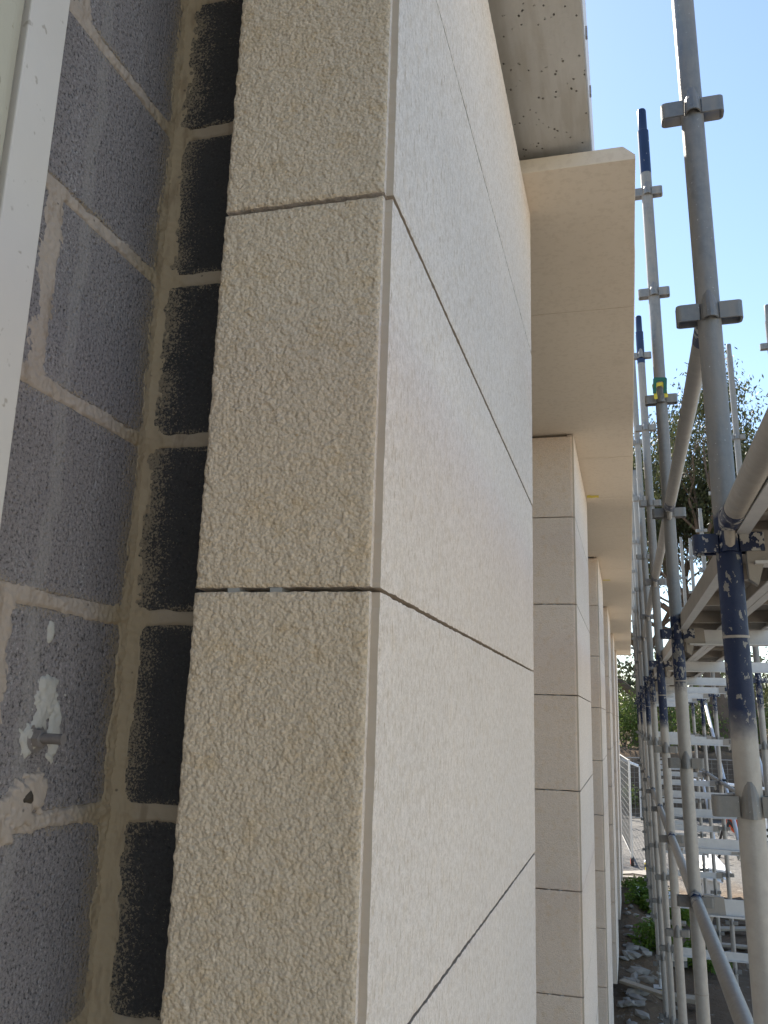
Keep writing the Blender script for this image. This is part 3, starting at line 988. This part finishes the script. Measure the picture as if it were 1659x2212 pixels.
for i in range(-1, NB - 1):
    for z, w in ((0.847 + 0.012, 'upper guard-rail tube'), (-0.638 + 0.012, 'lower rail tube'), (0.352 + 0.035, 'deck-level tube')):
        if z > 0.8 and i == -1: continue
        if z < 0 and i == -1: continue
        if 0.3 < z < 0.5 and i >= 0: continue
        ledger('inner', i, z, f'{w} beside the piers, {bayname(i)}', 'inner scaffold ledgers')
for i in range(1, NB - 1):
    for z, w in ((1.342, 'top rail tube'), (0.859, 'mid rail tube'), (-0.626, 'low rail tube')):
        ledger('outer', i, z, f'{w} of the outer row, {bayname(i)}', 'outer scaffold ledgers')


for n_, (i, za_, zb_, row_) in enumerate(((2, -0.60, -1.62, 'outer'), (4, -0.62, -1.60, 'outer'), (6, -0.62, -1.60, 'outer'), (3, 0.30, -0.62, 'outer'), (5, 0.30, -0.62, 'outer'))):
    a = at(row_, i + 1, za_) + Vector((0.04, 0, 0)); b = at(row_, i, zb_) + Vector((0.04, 0, 0))
    t = thing('scaffold_brace', f'sloping brace tube, {"low" if za_ < 0 else "higher"} on the outer row, {bayname(i)}', 'scaffold tube', b, group='sloping scaffold braces')
    mb = MB(); mb.tube([(0, 0, 0), a - b], 0.0212, 14)
    link('tube', mb.mesh('tube', M_ZINC), None, t)
    for q in (Vector((0, 0, 0)), a - b):
        mb = MB(); mb.box(-0.03, 0.03, -0.03, 0.03, -0.03, 0.03)
        link('coupler', bevel_mesh(mb.mesh('coupler', M_GALV), 0.01, 2), None, t, tuple(q))


# transoms: across, from the inner to the outer row
def transom_mesh(W, mat):
    mb = MB()
    mb.prism([(0.045, -0.026), (W - 0.045, -0.026), (W - 0.09, 0.028), (0.09, 0.028)], -0.003, 0.003)      # upright web
    mb.box(0.045, W - 0.045, -0.026, 0.026, -0.032, -0.0262)                                                   # bottom flange
    body = mb.mesh('bar', mat)
    hooks = []
    for s, x0 in ((1, 0.0), (-1, W)):
        mb = MB()
        poly = [(x0 + s * 0.030, 0.040), (x0 + s * 0.10, 0.034), (x0 + s * 0.105, -0.03), (x0 + s * 0.062, -0.03), (x0 + s * 0.050, -0.072), (x0 + s * 0.034, -0.060)]
        if s < 0: poly = poly[::-1]
        mb.prism(poly, -0.012, 0.012)
        hooks.append(mb.mesh('hook', M_GALVD))
    return body, hooks


W0 = 0.779
TB, THK = transom_mesh(W0, M_ZINC)
M_RUSTY = m_simple('rusty_plate', (0.20, 0.12, 0.09), (0.34, 0.28, 0.25), 16, 0.85, 0.001)
for i in range(NB):
    for z, w in ((0.352, 'deck-level'), (-0.638, 'mid-height'), (-1.628, 'lower-level')) + (((-0.143, 'knee-height'), (-1.133, 'low middle')) if i >= 4 else ()):
        a = at('inner', i, z)
        t = thing('scaffold_transom', f'{w} cross bar between the scaffold rows at the {ORD[i]} pair of standards', 'scaffold bar', a + Vector((0, 0, -0.012)), (0, 0, 0), 'scaffold transoms')
        link('bar', TB, None, t)
        for hme in THK: link('hook', hme, None, t)

# steel deck planks
def plank_mesh(L, W):
    mb = MB()
    mb.box(0, W, 0, L, 0.056, 0.060)
    for x in (0, W):
        s = 1 if x == 0 else -1
        mb.box(min(x, x + s * 0.003), max(x, x + s * 0.003), 0, L, 0.0, 0.056)
        mb.box(min(x + s * 0.003, x + s * 0.022), max(x + s * 0.003, x + s * 0.022), 0, L, 0.0, 0.004)
    top = mb.mesh('tread', M_PLY)
    ribs = []
    mb = MB(); mb.box(0.0035, W - 0.0035, -0.012, 0.012, 0.012, 0.055)
    rib = mb.mesh('stiffener', M_GALVD)
    mb = MB()
    for x in (0, W):
        s = 1 if x == 0 else -1
        mb.box(min(x - s * 0.0015, x + s * 0.024), max(x - s * 0.0015, x + s * 0.024), 0.0, L, -0.0035, 0.0)
    lip = mb.mesh('lip', M_ZINC)
    return top, rib, lip


PK = plank_mesh(BAY - 0.02, 0.158)
for i in range(-2, NB - 1):
    for j, w in ((0, 'inner'), (1, 'outer')):
        y = S0 + BAY * i + 0.03
        t = thing('deck_plank', f'{w} steel deck plank seen from below, {bayname(i)}' if i >= 0 else f'{w} steel deck plank overhead, {["just", "well"][-1 - i]} behind the viewer', 'plank', (xin(y) + 0.022 + j * 0.166 - (0.02 if False else 0), y, 0.3715 + 0.002 * j), (0, 0, 0.012), 'steel deck planks of the scaffold')
        link('tread', PK[0], None, t); link('lip', PK[2], None, t)
        for q in range(4): link('stiffener', PK[1], None, t, (0, 0.12 + q * 0.53, 0))

# green and yellow plastic packers on the second standard
def packer(name, mat, loc, rot, lab):
    mb = MB()
    mb.prism([(-0.028, -0.042), (-0.014, -0.042), (-0.014, 0.004), (-0.008, 0.012), (0.008, 0.012), (0.014, 0.004), (0.014, -0.042), (0.028, -0.042), (0.028, 0.022), (0.022, 0.028), (-0.022, 0.028), (-0.028, 0.022)], -0.002, 0.002)
    tag(link(name, bevel_mesh(mb.mesh(name, mat), 0.001), None, None, loc, rot), lab, 'packer')


pp = at('inner', 1, 1.40)
packer('plastic_packer', M_GREEN, (pp.x - 0.003, pp.y - 0.052, 1.395), (0.05, 0.05, 0), 'green horseshoe packer hung on the second scaffold standard')
packer('plastic_packer', M_YELLOW, (pp.x - 0.005, pp.y - 0.046, 1.375), (0.05, -0.12, 0), 'yellow horseshoe packer behind the green one on the standard')

# ------------------------------------------------------------------ trees
def leaf_cloud(centres, n_per, spread, size, seed, droop=0.6):
    r = np.random.default_rng(seed)
    C = np.repeat(np.asarray(centres), n_per, 0)
    N = len(C)
    C = C + r.normal(0, 1, (N, 3)) * np.asarray(spread)
    d = r.normal(0, 1, (N, 3)); d[:, 2] = -np.abs(d[:, 2]) * 1.0 - droop
    d /= np.linalg.norm(d, axis=1)[:, None]
    w = np.cross(d, r.normal(0, 1, (N, 3))); w /= np.linalg.norm(w, axis=1)[:, None] + 1e-9
    s = size * r.uniform(0.6, 1.3, (N, 1))
    wid = s * r.uniform(0.13, 0.22, (N, 1))
    V = np.stack([C, C + d * s * 0.5 + w * wid, C + d * s, C + d * s * 0.5 - w * wid], 1).reshape(-1, 3)
    return V, N


def leaf_mesh(name, V, N, mat):
    me = bpy.data.meshes.new(name)
    me.vertices.add(len(V)); me.vertices.foreach_set('co', V.ravel())
    q = np.arange(4 * N, dtype=np.int32)
    me.loops.add(4 * N); me.loops.foreach_set('vertex_index', q)
    me.polygons.add(N)
    me.polygons.foreach_set('loop_start', np.arange(0, 4 * N, 4, dtype=np.int32)); me.polygons.foreach_set('loop_total', np.full(N, 4, dtype=np.int32))
    me.update(calc_edges=True); me.materials.append(mat)
    return me


def grow(mb, rr, p, d, L, r, depth, tips, maxd, lean_up=0.12, bend=0.25):
    n = 4
    pts = [p]; rad = [r]
    dd = d.copy()
    for i in range(n):
        dd = (dd + Vector((rr.uniform(-1, 1), rr.uniform(-1, 1), rr.uniform(-0.6, 1) + lean_up)) * bend).normalized()
        pts.append(pts[-1] + dd * L / n); rad.append(r * (1 - 0.38 * (i + 1) / n))
    mb.tube(pts, rad, 7 if depth < 2 else 4, cap=False)
    if depth >= maxd - 1:
        tips += [tuple(q) for q in pts[2:]]
    if depth == maxd: return
    nb = rr.choice((2, 3, 3)) if depth else rr.choice((3, 4))
    for b in range(nb):
        k = rr.randint(2, n) if b else n
        axis = dd.cross(Vector((rr.uniform(-1, 1), rr.uniform(-1, 1), rr.uniform(-1, 1)))).normalized()
        nd = Matrix.Rotation(rr.uniform(0.35, 0.95), 3, axis) @ dd
        grow(mb, rr, pts[k], nd, L * rr.uniform(0.58, 0.82), rad[k] * rr.uniform(0.55, 0.8), depth + 1, tips, maxd, lean_up, bend)


def gum_tree(x, y, H, r, seed, lab, lean=(0, 0), n_leaf=5, maxd=5, z0=None, spread=0.33, first=0.30):
    rr = random.Random(seed)
    z = gh(x, y) - 0.1 if z0 is None else z0
    t = thing('gum_tree', lab, 'tree', (x, y, z), group='gum trees beyond the site')
    mb = MB(); tips = []
    grow(mb, rr, Vector((0, 0, 0)), Vector((lean[0], lean[1], 1)).normalized(), H * first, r, 0, tips, maxd)
    link('trunk', mb.mesh('trunk', M_BARK), None, t)
    V, N = leaf_cloud(tips, n_leaf, (spread, spread, spread * 0.8), 0.165, seed)
    link('crown', leaf_mesh('crown', V, N, M_GUM), None, t)
    return t


gum_tree(3.1, 34.5, 16.5, 0.42, 12, 'large gum tree behind the scaffold deck with a dark trunk', (0.10, 0), 16, 6, first=0.26)
gum_tree(0.15, 37.0, 15.0, 0.30, 23, 'leaning gum tree seen past the far end of the facade', (0.20, 0), 9, 6, first=0.25)
gum_tree(4.6, 36.0, 17.5, 0.42, 31, 'tall gum tree at the right edge behind the scaffold', (-0.02, 0), 17, 6, first=0.28)
gum_tree(1.6, 44.0, 17.0, 0.36, 44, 'farther gum tree between the scaffold poles', (0.05, 0), 14, 6, first=0.26)
gum_tree(-7.5, 33.0, 13.0, 0.32, 61, 'gum tree standing left of the gravel behind the building', (0.0, 0), 6, 5, first=0.3)


def bush(x, y, rx, rz, n, seed, mat, lab, size=0.13, z=None):
    r = np.random.default_rng(seed)
    z = gh(x, y) if z is None else z
    t = thing('bush', lab, 'bush', (x, y, z), group='bushes on the bank')
    mb = MB()
    cs = []
    rr = random.Random(seed)
    for i in range(9):
        e = Vector((rr.uniform(-rx, rx) * 0.8, rr.uniform(-rx, rx) * 0.6, rr.uniform(0.4, 1.0) * rz * 1.4))
        mid = e * 0.5 + Vector((rr.uniform(-.1, .1), rr.uniform(-.1, .1), 0.1))
        mb.tube([(0, 0, -0.05), mid, e], [0.02, 0.014, 0.006], 5, cap=False)
        cs += [tuple(e), tuple(mid * 1.3), tuple(e * 0.8)]
    link('stem', mb.mesh('stem', M_BARK), None, t)
    V, N = leaf_cloud(cs, n // len(cs), (rx * 0.33, rx * 0.33, rz * 0.28), size, seed, 0.1)
    V[:, 2] = np.maximum(V[:, 2], 0.02)
    link('leaves', leaf_mesh('leaves', V, N, mat), None, t)


bush(-0.25, 34.2, 1.1, 1.2, 2600, 51, M_BUSH, 'bright green bush on the bank past the last pier')
bush(0.9, 35.0, 1.2, 1.5, 2600, 52, M_BUSH, 'mid green bush on the bank behind the scaffold poles')
bush(2.4, 34.0, 1.2, 1.0, 2200, 53, M_BUSH, 'green bush on the bank at the foot of the large tree')
bush(4.4, 34.8, 1.5, 1.4, 2600, 54, M_BUSH, 'green bush on the bank at the right behind the scaffold')
bush(-0.1, 31.4, 0.5, 0.55, 900, 55, M_BUSH, 'small leafy bush growing on the face of the bank', 0.09)
bush(1.0, 40.0, 3.0, 2.5, 4000, 57, M_GUM, 'dark green thicket behind the bank', 0.2)
bush(5.5, 44.0, 4.0, 2.6, 4000, 58, M_GUM, 'dark thicket at the right behind the large tree', 0.2)
bush(-3.0, 46.0, 4.0, 3.0, 4000, 59, M_GUM, 'dark thicket hidden partly by the end of the facade', 0.2)

# far wood that closes the horizon
r = np.random.default_rng(3)
cs = np.stack([r.uniform(-70, 90, 900), r.uniform(75, 110, 900), r.uniform(-1, 6.5, 900)], -1)
V, N = leaf_cloud(cs, 34, (1.6, 1.6, 1.1), 0.9, 5, 0.2)
V[:, 2] += ground_h(V[:, 0], V[:, 1]) * 0 - 0.5
tag(link('far_wood', leaf_mesh('far_wood', V, N, M_GUM)), 'distant belt of grey-green woodland beyond the site', 'trees', kind='stuff')

# weeds by the wall foot
def weed(x, y, s, n, seed, lab):
    r = np.random.default_rng(seed)
    z = gh(x, y)
    cs = np.stack([r.normal(0, s * 0.35, 40), r.normal(0, s * 0.5, 40), np.abs(r.normal(0.12, 0.10, 40))], -1)
    V, N = leaf_cloud(cs, n // 40, (0.05, 0.05, 0.05), 0.085, seed, -0.3)
    V[:, 2] = np.maximum(V[:, 2], 0.0)
    tag(link('weed_clump', leaf_mesh('weed', V, N, M_WEED), None, None, (x, y, z)), lab, 'weeds', 'weed clumps at the foot of the wall')


weed(0.06, 17.2, 0.42, 2200, 61, 'sunlit bright green weed clump past the foot of the piers')
weed(0.20, 15.7, 0.40, 2200, 62, 'darker shaded weed clump in front of the sunlit one')
weed(0.55, 15.0, 0.35, 1200, 63, 'shaded green weeds behind the scaffold feet')
weed(0.75, 12.6, 0.40, 1500, 64, 'dark weeds in the shade between the scaffold rows')
weed(0.20, 12.9, 0.35, 900, 65, 'low weeds on the dirt in front of the wall foot')

# ------------------------------------------------------------------ things on the ground
def rock_mesh(seed):
    rr = random.Random(seed)
    bm = bmesh.new()
    bmesh.ops.create_icosphere(bm, subdivisions=1, radius=0.5)
    for v in bm.verts:
        v.co *= rr.uniform(0.7, 1.15)
        v.co.x *= 1.3; v.co.z *= 0.62
    me = bpy.data.meshes.new('rock'); bm.to_mesh(me); bm.free(); me.materials.append(M_RUBBLE)
    return me


ROCKS = [rock_mesh(i) for i in range(6)]
rr = random.Random(99)
for i in range(70):
    y = rr.uniform(9.2, 13.5) if i < 45 else rr.uniform(13.5, 17)
    x = -0.16 + abs(rr.gauss(0, 0.22))
    s = rr.uniform(0.06, 0.2) if i < 45 else rr.uniform(0.05, 0.13)
    o = link('rubble_stone', ROCKS[i % 6], None, None, (x, y, gh(x, y) + s * 0.12), (rr.uniform(-.3, .3), rr.uniform(-.3, .3), rr.uniform(0, 6.28)))
    o.scale = (s, s * rr.uniform(0.6, 1.0), s * rr.uniform(0.6, 1.1))
    tag(o, 'broken grey stone in the rubble strip along the foot of the wall', 'stone', 'rubble stones along the wall foot')


def board(x, y, L, W, T, rz, lab, mat, tilt=(0, 0), dz=0.0, cat='board'):
    mb = MB(); mb.box(-L / 2, L / 2, -W / 2, W / 2, 0, T)
    o = link('board' if cat == 'board' else 'slab_offcut', bevel_mesh(mb.mesh('board', mat), min(0.004, T / 4)), None, None, (x, y, gh(x, y) + 0.03 + dz), (tilt[0], tilt[1], rz))
    tag(o, lab, cat)


board(0.28, 10.9, 0.75, 0.16, 0.05, -0.15, 'timber board lying on the dirt near the bottom of the scaffold', M_TIMBER)
board(0.06, 10.55, 0.62, 0.10, 0.03, -0.7, 'narrow board lying across the rubble by the last stones', M_TIMBER, dz=0.06)
board(0.24, 13.0, 0.70, 0.09, 0.03, -1.1, 'dark thin plank lying on the dirt in front of the weeds', M_DARK)
board(0.30, 14.6, 0.80, 0.18, 0.04, -0.1, 'dusty plank lying at the edge of the shade', M_TIMBER)
board(0.42, 12.3, 0.30, 0.22, 0.06, 0.1, 'pale stone offcut beside a scaffold foot', M_RUBBLE, cat='slab')
board(0.43, 12.25, 0.26, 0.18, 0.05, 0.35, 'greenish offcut lying on the pale stone offcut', M_SOFFIT, dz=0.07, cat='slab')
board(0.32, 16.4, 0.6, 0.32, 0.03, 0.15, 'white sheet lying among the weeds past the pier', M_WHITE, (0.15, 0.1), 0.12)
for i, (x, y, L, rz) in enumerate([(0.05, 18.6, 0.7, 0.1), (0.25, 18.9, 0.6, -0.4), (-0.1, 19.2, 0.8, 0.3), (0.35, 18.3, 0.5, 0.9), (1.3, 15.6, 0.9, 0.2), (1.6, 15.1, 0.8, -0.3), (1.5, 14.5, 1.0, 0.1), (1.9, 14.0, 0.7, 0.5), (1.35, 13.6, 0.8, -0.15)]):
    lab = ['white slab offcut on the gravel past the last pier', 'second pale slab leaning over the first on the gravel', 'long pale slab on the gravel beside the caster', 'short pale slab nearest the weeds on the gravel',
           'pale board in the sun right of the scaffold', 'second sunlit board among the debris at the right', 'long sunlit board at the edge of the shade', 'short sunlit board at the far right of the debris', 'sunlit board nearest the viewer in the debris'][i]
    board(x, y, L, 0.2, 0.03, rz, lab, M_RUBBLE if i < 4 else M_TIMBER, (rr.uniform(-.1, .1), rr.uniform(-.1, .1)), 0.05)
for i in range(40):
    x, y = rr.uniform(1.1, 2.6), rr.uniform(12.5, 17.5)
    s = rr.uniform(0.05, 0.16)
    o = link('debris_stone', ROCKS[i % 6], None, None, (x, y, gh(x, y) + s * 0.1), (rr.uniform(-.3, .3), rr.uniform(-.3, .3), rr.uniform(0, 6.28)))
    o.scale = (s, s * 0.8, s * 0.7)
    tag(o, 'pale stone in the sunlit debris right of the scaffold', 'stone', 'debris stones in the sun')
packer('plastic_packer', M_YELLOW, (0.22, 10.65, gh(0.22, 10.65) + 0.13), (1.3, 0, 0.5), 'yellow horseshoe packer dropped on the rubble')


# temporary mesh fence on a wheeled frame, past the end of the facade
def mesh_fence(x0, y0, x1, y1, h, lab, wheel=True):
    L = math.hypot(x1 - x0, y1 - y0)
    z = min(gh(x0, y0), gh(x1, y1)) + 0.18
    t = thing('mesh_fence', lab, 'fence', (x0, y0, z), (0, 0, math.atan2(y1 - y0, x1 - x0)), 'temporary mesh fence panels')
    for xx in (0.0, L):
        mb = MB(); mb.tube([(xx, 0, -0.12), (xx, 0, h)], 0.024, 10)
        link('post', mb.mesh('post', M_ZINC), None, t)
    for zz in (0.02, h - 0.02):
        mb = MB(); mb.tube([(0, 0, zz), (L, 0, zz)], 0.02, 8)
        link('rail', mb.mesh('rail', M_GALV), None, t)
    nz = int(h / 0.14)
    mb = MB()
    for k in range(1, nz): mb.tube([(0, 0, k * h / nz), (L, 0, k * h / nz)], 0.0035, 5, cap=False)
    for k in range(1, int(L / 0.22)): mb.tube([(k * 0.22, 0, 0.02), (k * 0.22, 0, h - 0.02)], 0.005, 5, cap=False)
    link('mesh', mb.mesh('mesh', M_GALV), None, t)
    if wheel:
        mb = MB(); mb.tube([(0, -0.03, -0.10), (0, 0.03, -0.10)], 0.09, 18)
        w = link('wheel', mb.mesh('wheel', M_DARK), None, t)
        mb = MB(); mb.tube([(0, -0.034, -0.10), (0, 0.034, -0.10)], 0.06, 14)
        link('hub', mb.mesh('hub', M_ORANGE), None, w)


mesh_fence(-0.05, 20.6, -0.50, 27.6, 2.0, 'mesh fence panel on a red caster past the end of the facade')
mesh_fence(-0.45, 27.8, 1.6, 29.4, 1.75, 'mesh fence panel across the gravel in front of the bank', False)
mesh_fence(1.7, 29.4, 4.6, 29.2, 1.75, 'mesh fence panel at the right behind the orange machine', False)
# white rail on the bank foot
for i, (a, b, lab) in enumerate([((-0.6, 30.6, -1.05), (0.25, 30.6, -1.35), 'white sunlit rail sloping in front of the bank'), ((1.5, 28.2, -1.55), (4.2, 28.2, -1.75), 'white sunlit rail behind the cross bars at the right')]):
    t = thing('hand_rail', lab, 'rail', (a[0], a[1], gh(a[0], a[1])))
    inv = Matrix.Translation((-a[0], -a[1], -gh(a[0], a[1])))
    mb = MB(); mb.tube([a, b], 0.045, 10); o = link('rail', mb.mesh('rail', M_WHITE), None, t); o.matrix_parent_inverse = inv
    for q in (a, b):
        mb = MB(); mb.tube([(q[0], q[1], gh(q[0], q[1])), q], 0.03, 8); o = link('post', mb.mesh('post', M_ZINC), None, t); o.matrix_parent_inverse = inv

# concrete mixer with an orange drum
mx, my = 2.15, 22.2
mz = gh(mx, my)
t = thing('concrete_mixer', 'orange drum concrete mixer on the gravel behind the scaffold', 'mixer', (mx, my, mz))
mb = MB(); mb.tube([(-0.30, 0, 0.95), (-0.22, 0, 1.02), (0.0, 0, 0.98), (0.22, 0, 0.82), (0.32, 0, 0.66), (0.36, 0, 0.60)], [0.16, 0.20, 0.30, 0.32, 0.26, 0.10], 18)
link('drum', mb.mesh('drum', M_ORANGE), None, t)
mb = MB(); mb.tube([(-0.1, -0.36, 0.85), (-0.35, -0.3, 0.05)], 0.03, 8); mb.tube([(-0.1, 0.36, 0.85), (-0.35, 0.3, 0.05)], 0.03, 8); mb.tube([(-0.1, -0.36, 0.85), (0.4, -0.3, 0.2)], 0.03, 8); mb.tube([(-0.1, 0.36, 0.85), (0.4, 0.3, 0.2)], 0.03, 8); mb.tube([(-0.1, -0.36, 0.85), (-0.1, 0.36, 0.85)], 0.03, 8)
link('stand', mb.mesh('stand', M_DARK), None, t)
for s in (-1, 1):
    mb = MB(); mb.tube([(0.42, s * 0.34 - 0.03, 0.18), (0.42, s * 0.34 + 0.03, 0.18)], 0.18, 18)
    link('wheel', mb.mesh('wheel', M_DARK), None, t)

# site power box, white, with sockets
px_, py_ = 2.75, 22.0
t = thing('power_box', 'white site power box with dark sockets beside the mixer', 'box', (px_, py_, gh(px_, py_)))
mb = MB(); mb.box(-0.22, 0.22, -0.15, 0.15, 0.25, 0.95); link('cabinet', bevel_mesh(mb.mesh('cabinet', M_WHITE), 0.01), None, t)
mb = MB(); mb.prism([(-0.26, 0.952), (0.26, 0.952), (0.20, 1.03), (-0.20, 1.03)], -0.19, 0.19); link('hood', mb.mesh('hood', M_WHITE), None, t)
for q in range(4):
    mb = MB(); mb.tube([(0.10, -0.152, 0.36 + q * 0.13), (0.10, -0.18, 0.36 + q * 0.13)], 0.035, 10); link('socket', mb.mesh('socket', M_DARK), None, t)
for s in (-1, 1):
    mb = MB(); mb.box(s * 0.18 - 0.02, s * 0.18 + 0.02, -0.12, 0.12, 0.0, 0.25); link('leg', mb.mesh('leg', M_DARK), None, t)

# white and blue-grey folded sheet leaning on the outer row, sunlit
bx, by = 1.22, 17.6
t = thing('sheet_stack', 'white folded metal sheets stacked in the sun behind the scaffold', 'sheets', (bx, by, gh(bx, by)))
for q in range(4):
    mb = MB(); mb.prism([(-0.20, 0), (0.26, 0), (0.19, 0.03), (-0.17, 0.03)], -0.42, 0.42)
    o = link('sheet', mb.mesh('sheet', M_WHITE), None, t, (0.02 * q, 0.03 * q, 0.45 + 0.05 * q), (0.25, 0.12, 0.1 * q))
mb = MB(); mb.box(-0.16, 0.20, -0.32, 0.32, 0.0, 0.42); link('trestle', mb.mesh('trestle', M_ZINC), None, t)
# yellow and white drum
t = thing('bucket', 'yellow and white bucket on the gravel beside the far scaffold poles', 'bucket', (0.36, 19.6, gh(0.36, 19.6)))
mb = MB(); mb.tube([(0, 0, 0), (0, 0, 0.22)], [0.15, 0.17], 18); link('body', mb.mesh('body', M_YELLOW), None, t)
mb = MB(); mb.tube([(0, 0, 0.222), (0, 0, 0.25)], 0.178, 18); link('lid', mb.mesh('lid', M_WHITE), None, t)
